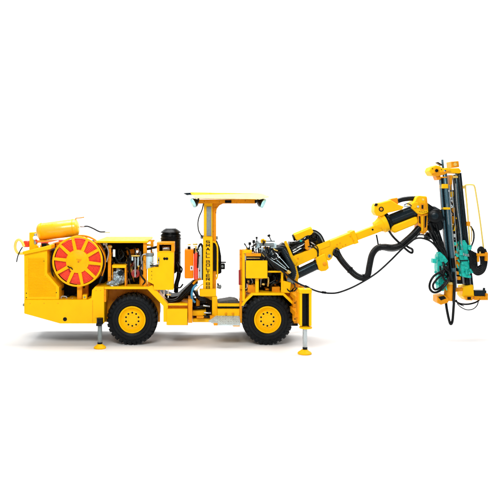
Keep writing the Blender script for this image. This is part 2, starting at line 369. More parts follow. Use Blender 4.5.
for x, y in ((151.7,271.5),(151.7,275.2),(151.7,279)): Dk('cabinet_rivet', 'black', cc, x, y, -5, .4, .3)
B('drain_tube', 'white', cc, (163.4,290,164.6,296,2,3.2)); B('drain_tube', 'orange', cc, (158.4,290,159.8,294,2,3.4)); B('drain_tube', 'white', cc, (167.6,290,168.8,298,2,3.2)); C('drain_valve', 'brass', cc, (166.4,294.6,2), (171,294.8,2), .8)
P('cabinet_foot', 'orange', cc, [(147.7,281.7),(153.5,284.7),(157,291),(153,290.5),(147.7,286.3)], 2, 12)
# air cleaner
k = (D+34)/D; ca = at(170.8,229,34); px = lambda v: v*k
ac = MB().lathe(ca, (0,0,-1), [(0,.01),(0,px(6.2)),(px(.5),px(7)),(px(3),px(10.2)),(px(3.6),px(10.3)),(px(3.9),px(8.6)),(px(4.8),px(8.8)),(px(5.6),px(10.1)),(px(7),px(10.3)),(px(7.4),px(9.8)),(px(8.6),px(9.8)),(px(9),px(10.4)),(px(10.2),px(10.4)),(px(10.6),px(9.9)),(px(37),px(9.9)),(px(39),px(9.2)),(px(44),px(5)),(px(46),.01)], 40).build('air_cleaner', 'black', mach, 0)
MB().lathe(ca+Vector((0,0,px(.1))), (0,0,1), [(0,px(5.8)),(.5,px(5.4)),(.5,.01)], 32).build('rain_cap', 'darksteel', ac, 0)
T('air_duct', 'black', ac, [(176,262,28),(178.6,268,26),(178.6,276,26),(176.5,284,26),(176,292,28)], 2.3)
T('duct_bracket', 'hose', ac, [(180,266,24),(182,269,24),(180.6,272.8,24),(177,272,24)], .8)
T('duct_bracket', 'hose', ac, [(176,287,20),(180,287.6,20),(183,284,20)], .8)
C('clamp_band', 'darksteel', ac, (170.8,252,34), (170.8,253.4,34), px(10.25))

# hydraulic tank and things round the post
ht = B('hydraulic_tank', 'tank', mach, (184.6,249.6,193.6,278.6,8,32), bev=1.1)
C('filler_cap', 'black', ht, (189.1,246.3,14), (189.1,249.8,14), 1.5); C('filler_neck', 'brass', ht, (187.6,244.8,12), (190.8,244.4,12), .7)
B('warning_sticker', 'white', ht, (190.2,265.8,193,270.4,7.7,8), bev=0); B('sticker_mark', 'black', ht, (191.1,266.9,192,269.2,7.5,7.7), bev=0)
Dk('tank_rivet', 'orange', ht, 191.6, 273.6, 8, .8, .3)
cp = B('conduit_cover', 'pale', mach, (198.7,247.4,201.9,280,12,14), bev=.6); B('cover_clip', 'darkred', cp, (198.9,255,200,256.4,11.5,12)); B('cover_clip', 'darkred', cp, (198.9,270,200,271.4,11.5,12))
T('conduit_hose', 'hose', mach, [(198,250,15),(199.2,246,15),(201,244,15),(202.4,248,15),(202.4,260,15),(202.2,280,15)], 1.1)
fe_o = at(196, 281, 4)
fe = bpy.data.objects.new('fire_extinguisher', None); COL.objects.link(fe); fe.location = fe_o*U
fe['label'] = 'red cylinder with brass valve and black hose strapped beside the orange tank'; fe['category'] = 'fire extinguisher'
C('body', 'red', fe, (196,252.4,4), (196,279.6,4), 2.3, e=1.0)
C('valve', 'brass', fe, (196,246.4,4), (196,252.4,4), 1.0); B('handle', 'brass', fe, (192.8,243.6,197.6,245.2,3.2,4.8), (193.4,246,197,246.9,3.2,4.8))
T('discharge_hose', 'hose', fe, [(196.5,249,2.5),(198.2,253,1.8),(198,260,1.6),(197.8,268,1.6)], .75); T('nozzle', 'hose', fe, [(194.3,248,2),(194.2,253.5,2)], .8)

# ================================================================ post, sign, canopy
post = B('canopy_post', 'yellow', mach, (204,200,212.6,300,18,40), bev=.5)
P('post_flange', 'orange', post, [(212.7,203.2),(224,203.2),(219.5,205.4),(216.8,209),(216.2,214),(216.2,318),(212.7,318)], 22, 26)
B('grille', 'grey', post, (206.6,206.6,211.4,236,17.2,17.9), bev=.15)
B('post_foot', 'yellow', post, (199.6,289,216,296.6,12,17.9)); B('post_leg', 'yellow', post, (212.1,296.8,217.4,318,12,21.8))
sg = B('sign_plate', 'yellow', mach, (203.0,237,212.7,289.2,14,17.9), bev=.3)
G = {  # strokes in a unit cell: (x0,y0,x1,y1) with y upward
 'S': [(0,1,1,1),(0,1,0,.5),(0,.5,1,.5),(1,.5,1,0),(0,0,1,0)], 'M': [(0,0,0,1),(1,0,1,1),(0,1,.5,.42),(1,1,.5,.42)], 'A': [(0,0,.5,1),(1,0,.5,1),(.2,.34,.8,.34)],
 'L': [(0,0,0,1),(0,0,1,0)], 'B': [(0,0,0,1),(0,1,.85,1),(0,.52,.9,.52),(0,0,.9,0),(.88,1,.88,.52),(1,.5,1,0)], 'O': [(0,0,0,1),(1,0,1,1),(0,0,1,0),(0,1,1,1)],
 'T': [(0,1,1,1),(.5,0,.5,1)], 'E': [(0,0,0,1),(0,1,1,1),(0,.5,.9,.5),(0,0,1,0)], 'R': [(0,0,0,1),(0,1,.9,1),(.95,1,.95,.48),(0,.48,.95,.48),(.45,.48,1,0)],
 '8': [(0,0,0,1),(1,0,1,1),(0,1,1,1),(0,.5,1,.5),(0,0,1,0)]}
lt = MB()
for ch, yc in zip('SMALLBOLTER88', (241.9,245.5,249.2,252.9,256.5,261.6,265.1,268.7,272.2,275.7,279.2,283.8,287.4)):
    for n_, (a0, b0, a1, b1) in enumerate(G[ch]):
        p0 = Vector((206.35+a0*3.2, yc+1.12-b0*2.24)); p1 = Vector((206.35+a1*3.2, yc+1.12-b1*2.24)); d = (p1-p0).normalized()
        hw = (.40*abs(d.y)+.24*abs(d.x))*(.78 if ch in '8B' else 1); e = .30 if abs(d.x) > .9 or abs(d.y) > .9 else .1; f = Vector((-d.y, d.x))*hw; p0 -= d*e; p1 += d*e
        lt.poly([tuple(v) for v in (p0-f, p1-f, p1+f, p0+f)], 13.72-.012*n_, 14.1)
lt.build('lettering', 'black', sg, 0)
B('post_channel', 'bay', post, (213.2,243,216.2,271,20.6,21.9), bev=.1)
T('grab_rail', 'yellow', post, [(212.9,241.6,16),(215.4,242.6,16),(217,245.6,16),(217.5,250,16),(217.5,264,16),(217.3,276,16),(216,279.5,16)], .85)
T('post_cable', 'hose', post, [(203.6,203,18),(202,210,18),(199.4,216,18),(198,222,18),(198.3,229,18),(200,233.6,18),(203,237.6,18)], .6)
B('post_clamp', 'grey', post, (213.2,236.4,218,239.6,24,30)); B('post_clamp', 'grey', post, (200.6,235.2,203.6,238.8,20,26))
st = MB().poly([(213,239.4),(217,240.4),(219.6,247),(221.2,256),(221.6,273),(218,274.5),(213,275)], 34, 58).build('seat_back', 'black', mach, 1.0)
wl = B('side_lamp', 'black', mach, (219.6,263.6,225,269.4,28,34), bev=.7); B('lamp_bracket', 'black', wl, (221,261.8,226,263,29,33)); Dk('lamp_glass', 'grey', wl, 222.4, 266.4, 28, 1.3, .3)
C('drain_cock', 'grey', mach, (217,286.6,22), (220.6,287.2,22), 1.7); MB().blob((220,286.8,22), (1.7,1.7,2.3), .25, 2).build('cock_handle', 'grey', mach, 0); C('drain_cock', 'black', mach, (217.6,283.2,22), (218.6,286,22), .8)

roof = MB().poly([(190,192.0),(262,193.3),(269.4,196.6),(268.6,197.3),(259.5,199.4),(195.6,198.2),(191.4,194.2)], -4, 76)
for v in roof.bm.verts:
    if v.co.z > H+9.2: v.co.y += 7 if v.co.y < 30 else -7
roof = roof.build('canopy_roof', 'gloss', mach, .3)
P('canopy_visor', 'darksteel', roof, [(183.2,193.1),(190,192.6),(191.4,194.6),(187,195)], 0, 72, .2)
B('canopy_beam', 'orange', roof, (197,199.4,256,203.4,14,19)); B('canopy_beam', 'orange', roof, (197,199.6,256,203.6,58,63)); B('cross_beam', 'orange', roof, (204,199.6,214,202.8,19.2,57.8))
B('beam_label', 'black', roof, (225,200.2,231.4,203,13.2,14), bev=.2); B('beam_end', 'black', roof, (254.8,200,256.4,203,13.6,19.4))
def lamp(x, y, Y, sx):
    a = at(x, y, Y); ax = Vector((sx*.86, -.25, -.42))
    h = MB().lathe(a, ax, [(0,.01),(0,1.3),(1.5,2.2),(4.2,4.3),(5.6,4.9)], 28).build('work_lamp', 'black', mach, 0)
    MB().lathe(a, ax, [(5.6,4.9),(6.9,5.1),(7.7,4.6),(8.3,3),(8.5,1.2),(8.55,.01)], 28).build('lamp_lens', 'glass', h, 0)
    T('lamp_stem', 'black', h, [(x, y, Y), (x+sx*.6, y-3, Y+1)], .8)
lamp(257.6,200.8,6,1); lamp(198.6,200.4,6,-1)
lamp(256.5,201,66,1); lamp(199,201,66,-1)

# ================================================================ operator deck
dk = B('operator_deck', 'yellow', mach, (217.5,303.6,239.6,306.5,6,38)); B('deck_recess', 'black', dk, (217.5,306.5,239.6,309,10,36), bev=.1); B('deck_skirt', 'yellow', dk, (217.5,309,239.6,316,6,38)); B('deck_floor', 'bay', dk, (217.5,310,239.6,316,38.1,76), bev=.1)
MB().poly([(217.8,303.5),(218.4,302.0),(222,301.4),(227,300.6),(231,299.8),(236,300.4),(239.6,302.2),(239.4,303.5)], 9, 34).build('floor_mat', 'mat', mach, 1.0)
MB().blob((231,299.6,22), (5.5,7,1.2), .3, 3, 2).build('deck_pedal', 'mat', mach, 0)
B('deck_stud', 'orange', mach, (225,313,227,315,4.6,6)); B('deck_stud', 'orange', mach, (232,313,234,315,4.6,6))
# tread plate, sloping out and down
sp = MB()
q = [at(208.5,320.8,-2), at(216.4,324.9,-12), at(240.6,325,-12), at(239.6,316,6), at(216,315.6,6)]
a = [sp.bm.verts.new(p) for p in q]; b = [sp.bm.verts.new(p-Vector((0,0,.7))) for p in q]
sp.bm.faces.new(a); sp.bm.faces.new(list(reversed(b)))
for i in range(5): sp.bm.faces.new((a[i], b[i], b[(i+1)%5], a[(i+1)%5]))
stp = sp.build('access_step', 'tread', mach, .2)
dm = MB()
for i in range(9):
    for j in range(4):
        u, v = (i+.5)/9, (j+.5)/4
        c = (q[1].lerp(q[2], u)).lerp(q[4].lerp(q[3], u), v)+Vector((0,0,.12)); s = 1 if (i+j)%2 else -1
        e = Vector((.8, .5*s, .16*s)); f = Vector((-.12*s,.2,.06)); n_ = Vector((0,0,.22))
        vs = [dm.bm.verts.new(c+x) for x in (-e,f,e,-f)]; top = dm.bm.verts.new(c+n_)
        for t in range(4): dm.bm.faces.new((vs[t], vs[(t+1)%4], top))
dm.build('tread_pattern', 'steel', stp, 0)
B('step_bracket', 'orange', stp, (213.6,323.2,217.6,325.6,-13,-11)); B('step_bracket', 'orange', stp, (233,325.3,240,326.6,-12,-10)); B('step_bracket', 'orange', stp, (210,315.8,214.6,320,4,10))

# ================================================================ front frame
ff = B('front_frame', 'orange', mach, (239.7,249.6,242.1,323,4,9), bev=.3)
B('frame_post', 'yellow', ff, (242.3,250,245,301,-1,4)); B('frame_post', 'yellow', ff, (255.4,278.4,258.8,293,0,4)); B('frame_rail', 'yellow', ff, (267.4,270.9,283.4,272.6,0,3)); B('frame_post', 'yellow', ff, (281.2,272.6,283.3,292.8,0,3))
P('frame_gusset', 'yellow', ff, [(283.3,281),(291,282.6),(289.8,293),(283.3,292.8)], -1, 3); B('frame_post', 'orange', ff, (239.7,249.6,242.1,318,70,75)); B('frame_post', 'orange', ff, (243,262,246,294,66,70)); B('frame_beam', 'orange', ff, (242,291,246,300,5,30))
B('frame_reflector', 'darkred', mach, (238.6,270,240.6,285,2,4)); B('tie_plate', 'orange', mach, (239.6,285,242.6,289,0,4))
cpn = B('control_panel', 'yellow', mach, (246,260.6,267.5,278.4,-5,-1), bev=.5)
B('lever_shelf', 'orange', cpn, (245.8,253.4,261,256.4,-4,22)); B('shelf_tray', 'yellow', cpn, (243.4,250,252,253.4,-3,16)); B('valve_rack', 'black', cpn, (246.2,256.4,263,260.6,-2,20)); B('rack_trim', 'brass', cpn, (246.6,257.8,260,258.6,-2.6,-2))
for (x0,y0,x1,y1,w) in ((244.2,243.3,248.4,249.6,.5),(249.8,242.2,249.6,251,1.0),(253.8,240,253.6,250,1.0),(256.6,236.8,256.9,243,.8),(268.4,234.6,271.4,241,1.1),(262.6,238.8,263.4,243,1.1)):
    m = 'yellow' if x0 == 262.6 else 'black'
    lev = C('control_lever', 'darksteel', mach, (x0,y0,2), (x1,y1,2), .5)
    C('knob', m, lev, (x0,y0,2), (x0+(x1-x0)*.32,y0+(y1-y0)*.32,2), w*1.35)
for k in range(12):
    x, y = random.uniform(246,262), random.uniform(246,253); C('pilot_valve', random.choice(['black','black','brass','grey']), cpn, (x,y,random.uniform(2,14)), (x+random.uniform(-.5,.5),y+3,8), random.uniform(.6,1.4))
vb = B('valve_bank', 'grey', mach, (257,243.4,274,246.2,4,14), bev=.5)
B('valve_section', 'pale', vb, (255.4,241.2,259.6,248,3,9), bev=.5); B('valve_section', 'yellow', vb, (261,239.8,266,243,4,10), bev=.6); B('valve_section', 'steel', vb, (259,248,264,253.6,0,8), bev=.6)
B('valve_section', 'brass', vb, (260,253,264.6,257,0,6), bev=.6); B('valve_section', 'orange', vb, (264,246.8,269,249.4,2,8), bev=.6); B('valve_section', 'pale', vb, (270,243,276.6,248.4,6,12), bev=.8); B('valve_section', 'steel', vb, (266,240.4,275,242,4,8), bev=.3)
for k in range(14):
    x, y = random.uniform(256,274), random.uniform(240,254)
    T('valve_pipe', random.choice(['steel','pale','brass','hose','orange']), vb, [(x,y,2),(x+random.uniform(-3,3),y+random.uniform(-3,3),0),(x+random.uniform(-5,5),y+random.uniform(1,5),3)], random.uniform(.3,.7))
for k in range(9):
    x = 256+k*2.3; q = random.uniform
    T('valve_hose', 'hose' if k%3 else 'darksteel', vb, [(x,248+q(-2,2),2),(x+q(0,3),254,-1),(x+q(3,7),260,0),(x+q(6,14),269,4),(x+q(8,14),276,14)], q(.6,1.1))
# interior of the front body
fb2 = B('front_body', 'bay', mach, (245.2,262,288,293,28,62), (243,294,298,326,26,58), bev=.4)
for k in range(20):
    x, y = random.uniform(246,280), random.uniform(272,290)
    B('body_casting', random.choice(['bay','black','orange','darksteel','bay','orange']), fb2, (x,y,min(x+random.uniform(1.5,5),284),min(y+random.uniform(1,4),292.6),random.uniform(10,20),28), bev=.3)
B('mounting_block', 'orange', mach, (247.6,285,255.2,292.8,6,20)); B('mounting_block', 'orange', mach, (272,287,280,292.8,8,20)); C('grease_pot', 'brass', mach, (262,284,6), (264.6,284.6,6), 1.0)
T('body_hose', 'hose', mach, [(248,279,12),(250,284,9),(247,290,10)], 1.1); T('body_hose', 'hose', mach, [(262,278,12),(266,284,9),(275,280,9),(277,273,12)], 1.0); T('body_hose', 'hose', mach, [(270,292,12),(272,284,8),(278,282,8),(280,275,12)], 1.2)
fd = MB().poly([(241,306),(243.8,300.6),(251.8,292.9),(284,292.9),(297,305),(299,312),(296.6,312),(294.6,306.6),(283,295.4),(253,295.4),(245.8,302.2),(243.6,306)], -1, 24).build('front_fender', 'yellow', mach, .3)
fc = P('front_casting', 'orange', mach, [(284,283),(292.6,279.4),(294,284),(300,290),(300,323.4),(293.6,323.4),(293.6,305),(284,296)], 6, 60, .5)
B('casting_rib', 'orange', fc, (294.6,296,299.4,308,1,6)); B('casting_rib', 'yellow', fc, (287,283,291,291,2,6)); B('casting_rib', 'orange', fc, (294.6,312,299.6,319,0,6)); P('casting_rib', 'yellow', fc, [(290.6,289),(298,292.6),(298,296),(290,292.4)], 1, 6)
for x, y in ((296.8,300),(296.8,305),(296.8,315),(289,287),(292,283)): Dk('casting_bolt', 'bay', fc, x, y, .8 if x > 296 else 2, .7, .4)
T('casting_hose', 'hose', fc, [(286,287,0),(289,291,-1),(294,291,-1),(297,288,0)], .7); T('casting_hose', 'hose', fc, [(292,281,3),(295,286,0),(292,292,0),(296,298,0)], .6)

# ================================================================ wheels
def wheel(cxp, cyp):
    c = at(cxp, 0, 0); c.z = 25.7
    c.y = 11
    Rt = 25.2; W = 11
    w = bpy.data.objects.new('wheel', None); COL.objects.link(w); w.parent = mach; w.location = c*U-wloc(mach)
    w2 = w
    t = MB(); prof = [(-8,13),(-W+.8,14.2),(-W,16),(-W-.2,18.5),(-W+.1,21),(-W+1.0,23.2),(-W+2.4,24.3),(-6,24.6),(6,24.6),(W-2.4,24.3),(W-1,23.2),(W-.1,21),(W+.2,18.5),(W,16),(W-.8,14.2),(8,13)]
    t.lathe(c, (0,1,0), prof, 96, cap=False)
    n = 30
    for i in range(n):
        for sd in (-1, 1):
            q0 = 2*math.pi*(i+(.5 if sd > 0 else 0))/n
            def pt(r, Y, q): return c+Vector((math.cos(q)*r, Y, math.sin(q)*r))
            dq = .062; sk = .10
            rows = [(21.3, sd*(W-.05), sd*(W+.25)), (23.4, sd*(W-1.0), sd*(W-.25)), (25.5, sd*(W-2.8), sd*(W-2.2)), (25.7, sd*1.0, sd*1.0)]
            vs = []
            outer = [(21.0, sd*(W+.25)), (23.6, sd*(W-.1)), (25.5, sd*(W-1.7)), (25.7, sd*.8)]
            inner = [(21.0, sd*(W-.6)), (22.8, sd*(W-1.6)), (24.2, sd*(W-3)), (24.2, sd*.8)]
            sks = [0, .01, .03, sk]
            for (ro, Yo), (ri, Yi), s_ in zip(outer, inner, sks):
                vs.append([t.bm.verts.new(x) for x in (pt(ro,Yo,q0-dq+s_), pt(ro,Yo,q0+dq+s_), pt(ri,Yi,q0+dq*1.15+s_), pt(ri,Yi,q0-dq*1.15+s_))])
            for A, Bv in zip(vs, vs[1:]):
                for k in range(4): t.bm.faces.new((A[k], A[(k+1)%4], Bv[(k+1)%4], Bv[k]))
            t.bm.faces.new(vs[0]); t.bm.faces.new(list(reversed(vs[-1])))
    # raised ring and lettering-free ribs on the sidewall
    for r in (17.0, 20.0): t.lathe(c, (0,1,0), [(-W-.1,r-.25),(-W-.38,r),(-W-.1,r+.25)], 96, cap=False)
    t.build('tyre', 'rubber', w, 0, ang=32, origin=c)
    r_ = MB().lathe(c, (0,1,0), [(-9.2,13.2),(-10.8,13.6),(-11.1,13.3),(-11.1,12.5),(-10.4,12.1),(-9.4,11.7),(-7.4,10.0),(-6.8,9.2),(-6.7,8.8),(-7.5,8.6),(-7.6,4.3),(-7.2,4.1),(-7.2,.01)], 64, cap=False).build('rim', 'yellow', w, 0, origin=c)
    MB().lathe(c, (0,1,0), [(-5,13.3),(9,13.3),(9,.01)], 48, cap=False).build('inner_rim', 'orange', w, 0, origin=c)
    for i in range(10):
        q = math.radians(18+36*i); p = c+Vector((math.cos(q)*6.6,-7.5,math.sin(q)*6.6))
        MB().lathe(p, (0,1,0), [(-.5,.01),(-.5,.6),(-.3,.92),(.2,.95)], 12).build('wheel_nut', 'black', w, 0, origin=p)
    return w
w1 = wheel(132, 319)
def copy_tree(o, parent, loc=None, rot=0):
    n = o.copy(); COL.objects.link(n); n.parent = parent
    if loc: n.location = loc
    if rot: n.rotation_euler.z = rot
    for ch in list(o.children): copy_tree(ch, n)
    return n
l1 = w1.location.copy()
dx2 = (267.7-132)*U
copy_tree(w1, mach, l1+Vector((dx2,0,0)))
copy_tree(w1, mach, l1+Vector((0,58*U,0)), math.pi); copy_tree(w1, mach, l1+Vector((dx2,58*U,0)), math.pi)
B('axle', 'bay', mach, (126,312,138,326,24,58), bev=2)
B('front_axle', 'bay', mach, (261,312,273,326,24,58), bev=2)

# ================================================================ jacks
def foot(px_, Y, r, parent):
    c = at(px_, 0, Y); c.z = 0
    return MB().lathe(c, (0,0,1), [(0.02,.01),(.02,r*.94),(.5,r),(1.3,r),(2.2,r*.86),(3.6,r*.52),(4.4,r*.42),(4.4,.01)], 32).build('foot', 'yellow', parent, 0)
def vpole(px_, Y, z0, z1, r, m, name, parent):
    c = at(px_, 0, Y); c.z = z0
    return MB().lathe(c, (0,0,1), [(0,r*.94),(.2,r),(z1-z0,r)], 28).build(name, m, parent, 0)
j = vpole(99.9, -14, 24, 30, 3.2, 'black', 'rear_jack', mach)
vpole(99.9, -14, 5.5, 24, 2.15, 'grey', 'piston', j); vpole(99.9, -14, 4, 6, 2.5, 'black', 'collar', j); foot(99.9, -14, 6.1, j)
j = vpole(102, 76, 20, 30, 3, 'black', 'rear_jack', mach); vpole(102, 76, 18, 22, 2.2, 'steelblue', 'piston', j)
YJ = -40
fj = MB().box(299.9,291,302.2,326,YJ-5,YJ+6).box(309.2,291,311.7,326,YJ-5,YJ+6).build('front_jack', 'yellow', mach, .3)
B('jack_cap', 'yellow', fj, (299.6,289.4,312,293.6,YJ-6,YJ+7), bev=.5); B('cap_pin', 'steel', fj, (304,288.6,307,289.5,YJ-2,YJ+2))
B('jack_slot', 'black', fj, (302.2,293.6,309.2,326,YJ+1,YJ+5), bev=.1); B('jack_rail', 'bay', fj, (307.6,294,309.1,326,YJ-3,YJ+1), bev=.1)
MB().lathe(at(305.7,328.4,YJ), (0,0,1), [(0,5.6),(.4,6.1),(1.6,6.1),(2,5.6)], 32).build('jack_flange', 'yellow', fj, 0)
vpole(305, YJ, 5.5, 25, 2.1, 'steel', 'piston', fj); vpole(305, YJ, 4.2, 6.6, 2.3, 'black', 'collar', fj); foot(304.6, YJ, 6.6, fj)
B('jack_arm', 'orange', fj, (295.4,296,300,301,YJ+6,5.8), (295.4,312,300,317.5,YJ+6,5.8), bev=.4); B('jack_guide', 'orange', fj, (297.4,291.5,299.8,323,YJ+3,YJ+9), bev=.4)
B('jack_plate', 'orange', fj, (293.2,292,296.4,321.5,-6,5.8), bev=.4)
for yy in (294,303,308,319): Dk('jack_bolt', 'bay', fj, 294.9, yy, -6, .6, .5)
T('jack_hose', 'hose', fj, [(298.4,290.6,-30),(297,288,-20),(294,288,-8),(291,291,2)], .6)
c = at(299.5,0,76); f2 = MB(); c.z = 18; f2.lathe(c, (0,0,1), [(0,5.5),(34,5.5)], 24); f2 = f2.build('front_jack', 'orange', mach, 0)

# ================================================================ boom
Yb = 40
bb = P('boom_pedestal', 'orange', mach, [(284,272),(296,272),(300,290),(300,294),(284,294)], 24, 58, .6)
P('slew_bracket', 'yellow', bb, [(291,268),(296.4,266),(299,276),(297.4,284),(291,282)], 22, 24)
C('slew_post', 'black', bb, (289,262,40), (289,274,40), 6.5); C('slew_drum', 'darksteel', mach, (288,249,40), (296,272,36), 5.0, e=1)
boom = MB().poly([(317,246),(354.6,231),(358.2,242.4),(335,251.2),(332,258.6),(329,261),(325.4,259),(324,254.6),(317,257.6)], 33, 47).build('boom', 'yellow', mach, .7)
P('boom_root', 'yellow', boom, [(288.6,258),(309,250),(316,247),(321,244.2),(321,255.4),(297,266.4),(294,266)], 32, 48, .6)
P('inner_boom', 'yellow', boom, [(355,233.6),(380,223.6),(382.8,231),(357.6,240.4)], 35, 45, .5)
na = at(374.6,226.9,Yb); nb = at(385.6,222.6,Yb); nl = (nb-na).length
MB().lathe(na, nb-na, [(0,.01),(0,5.2),(2.5,5.6),(nl*.62,8.6),(nl*.62+.4,9.6),(nl,10),(nl,.01)], 36).build('boom_nose', 'yellow', boom, 0)
P('root_bracket', 'yellow', boom, [(284,241.6),(286.4,240.6),(292.6,255),(297.4,262),(295,266),(290,259)], 30, 33)
P('boom_collar', 'yellow', boom, [(350.6,231.8),(354.6,230.2),(358.8,242.8),(354.6,244.4)], 31.5, 48.5, .3)
P('guard_plate', 'yellow', boom, [(316,245.4),(330,240),(330,246),(318,250.4)], 31.8, 33, .2)
Dk('pivot_pin', 'steel', boom, 329.6, 256, 33, 2.0, .9); Dk('pin_hole', 'black', boom, 329.6, 256, 32.1, .7, .3)
Dk('nose_hole', 'black', boom, 372.6, 229.6, 35, 1.0, .3); Dk('root_bolt', 'orange', boom, 298, 258.6, 32, 1.0, .4)
for x, y in ((337,244.5),(340,243),(342.6,246.2),(345.5,244.8),(341,248.6),(350,236),(353.6,240.6),(381.4,228),(335.6,247.4)): Dk('boom_bolt', 'orange', boom, x, y, 33 if x < 350 else 31, .65, .45)
cv = MB(); a, b = at(294.4,237.4,Yb), at(312.2,230.2,Yb); cv.lathe(a, b-a, [(0,.01),(0,4.0),(.5,4.4),((b-a).length-.5,4.4),((b-a).length,4.0),((b-a).length,.01)], 32)
cvo = cv.build('valve_cover', 'yellow', mach, 0); C('cover_end', 'black', cvo, (292.8,238,Yb), (294.4,237.4,Yb), 3.6)
P('cover_side', 'yellow', cvo, [(294,235),(311,228),(313.6,231.6),(311.4,234.6),(298,240.4),(296,239.6)], 33, 36, .4)
bd = P('hose_band', 'orange', mach, [(304.8,241),(308.6,239.2),(310,248),(307.6,250.4),(305.4,249)], 31, 48, .4)
B('valve_block', 'black', mach, (289.6,242,308,250,40,56), (288,246,303,254,38,52), bev=.8); MB().blob((301,241,33), (1.6,1.6,1.1), .2, 2).build('valve_plug', 'green', mach, 0)
for k in range(15):
    f = k/14; g_ = random.gauss; x0, y0 = 289.5+f*4+g_(0,.5), 244+f*9+g_(0,.6)
    T('boom_hose', random.choice(['white','steel','hose','hose','hose','hose','white']) if k%3 else 'hose', mach, [(x0,y0,37-k*.3),(295+g_(0,1.5),y0-2.2+g_(0,.9),34),(302+g_(0,1),y0-4.6+g_(0,1.1),33),(308+g_(0,1),y0-6.6+g_(0,1.1),33+f*4),(314+g_(0,1),y0-6.4+f+g_(0,1.3),38)], random.uniform(.35,.75))
MB().blob((298,248,44), (9,4,5), .4, 3, 9).build('hose_nest', 'hose', mach, 0)
for k in range(5):
    T('boom_hose', 'hose' if k != 1 else 'grey', mach, [(306+k,240+k*1.5,36+k),(308+k*1.2,232+k*1.5,35+k),(314+k*.6,230.4+k*1.4,35+k),(320-k*.6,234+k*1.3,36),(323.6-k,240+k,36),(325-k,245,38)], .85)
MB().blob((314,240,46), (6,5,7), .3, 3, 4).build('hose_nest', 'hose', mach, 0)
T('boom_hose', 'hose', mach, [(308,246.6,31),(313,247,31),(317,250,31),(318,256,31.5),(316.6,260,33)], .7); T('boom_hose', 'hose', mach, [(312,244,31),(317,246.6,31),(318.4,252,31),(317.4,256,32)], .5)
# boom lift cylinder
lc = C('lift_cylinder', 'darksteel', mach, (292,276.5,36), (321,262.6,36), 5.2, e=.8)
C('cylinder_gland', 'black', lc, (315.4,265.4,36), (319.6,263.4,36), 5.7); P('clevis', 'yellow', lc, [(316,258),(320,255.6),(325,253.4),(328,262),(329,268.4),(326,270.8),(321.4,271.6),(319,270),(316.8,264)], 30, 46, .9)
C('clevis_pin', 'orange', lc, (324.6,264,29.4), (324.6,264,46), 2.2); C('lift_cylinder_tube', 'steelblue', lc, (295,273.6,30.6), (315,263.8,30.6), .4)
# rotation unit
ax_a, ax_b = at(384,223.2,Yb), at(416,210.4,Yb); ax = ax_b-ax_a; L = ax.length
ru = MB().lathe(ax_a, ax, [(0,.01),(0,8.4),(.6,9.2),(2.2,9.2),(2.4,7.8),(3.2,7.8),(3.4,9),(4.8,9),(5,7),(6,7),(6.2,6.5),(L-3,6.5),(L-2.8,7),(L,7),(L,.01)], 40).build('rotation_unit', 'darksteel', mach, 0)
P('unit_cover', 'yellow', ru, [(392,226.2),(417,216.4),(418.6,221.6),(416.4,224.4),(395,233.2),(391.8,231)], 31, 50, 1.2)
C('unit_flange', 'black', ru, (387,222,40), (389.6,221,40), 9.8)
for k in range(8):
    q = 2*math.pi*k/8; an = ax.normalized(); u = an.orthogonal().normalized(); v = an.cross(u); p = ax_a+an*6.2+(u*math.cos(q)+v*math.sin(q))*8.2
    MB().lathe(p, ax, [(-3,.6),(.6,.6)], 8).build('flange_bolt', 'black', ru, 0)
ua = P('tilt_arm', 'yellow', mach, [(374.6,207),(376,203.4),(380,203),(391,200),(397.6,204.2),(404.2,206.8),(402,209.6),(388,213),(381.4,216.4),(376.6,215.4),(374.4,212)], 33, 47, .8)
P('arm_lug', 'orange', ua, [(388.6,201),(391,198.8),(397.6,197.6),(398.6,204),(394,205)], 36, 44, .6); Dk('arm_pin', 'black', ua, 381.2, 209.2, 33, 2.6, .7); Dk('arm_pin', 'orange', ua, 381.2, 209.2, 32.2, 1.5, .5)
P('arm_end_shade', 'black', ua, [(374.2,206),(375.6,203.2),(378,203.6),(377,206)], 31.6, 33, .2)  # black patch standing in for shade at the arm's end
T('tilt_hose', 'hose', mach, [(397.6,201,40),(403,199.4,40),(409,198.6,40),(414,198.4,40),(419,199.4,40)], 2.5, n=12, seg=16)
C('tilt_rod', 'steel', ua, (403.6,206,36), (415,206.6,36), .8); C('rod_eye', 'brass', ua, (411,204.6,35), (414.6,205.4,35), 1.8); T('tilt_pipe', 'hose', ua, [(404,205,34),(408,203.6,33),(413,206.8,33)], .5)
hd = P('boom_head', 'yellow', mach, [(412,203),(415,201),(416.4,197.4),(419,195.6),(427,196.4),(428,204),(428.6,212.6),(422,214.6),(417.6,213.6),(412.4,208.6)], 31, 49, .7)
P('head_skirt', 'orange', hd, [(417.8,213.6),(422,214.7),(428.4,212.8),(427.4,231),(424,234.4),(418.6,231.4)], 33, 47, .5); P('head_flange', 'yellow', hd, [(421.6,216),(423.2,216),(423,232),(421.4,231)], 31.6, 33, .2); P('head_slot', 'bay', hd, [(424.6,216),(426.8,215.6),(426,227),(424.6,228)], 32.7, 33, .1); P('head_slot', 'bay', hd, [(418.8,216),(420.4,216.4),(420.6,224),(419.2,223)], 32.7, 33, .1)
P('head_lug', 'orange', hd, [(428,213),(433,216),(432,219),(427.8,219.6)], 35, 45, .3); P('head_lug', 'orange', hd, [(427.2,226),(440,228),(440,230.6),(434,231.6),(427,230.6)], 36, 44, .3)
B('head_block', 'orange', hd, (420.6,203.4,424.4,210.2,30,31), bev=.2); B('head_window', 'black', hd, (421.6,205,423.4,208.8,29.8,30), bev=.1); P('head_step', 'yellow', hd, [(412.6,203.2),(418.6,201.8),(419.4,206.6),(414,208.8)], 29.6, 31, .4)
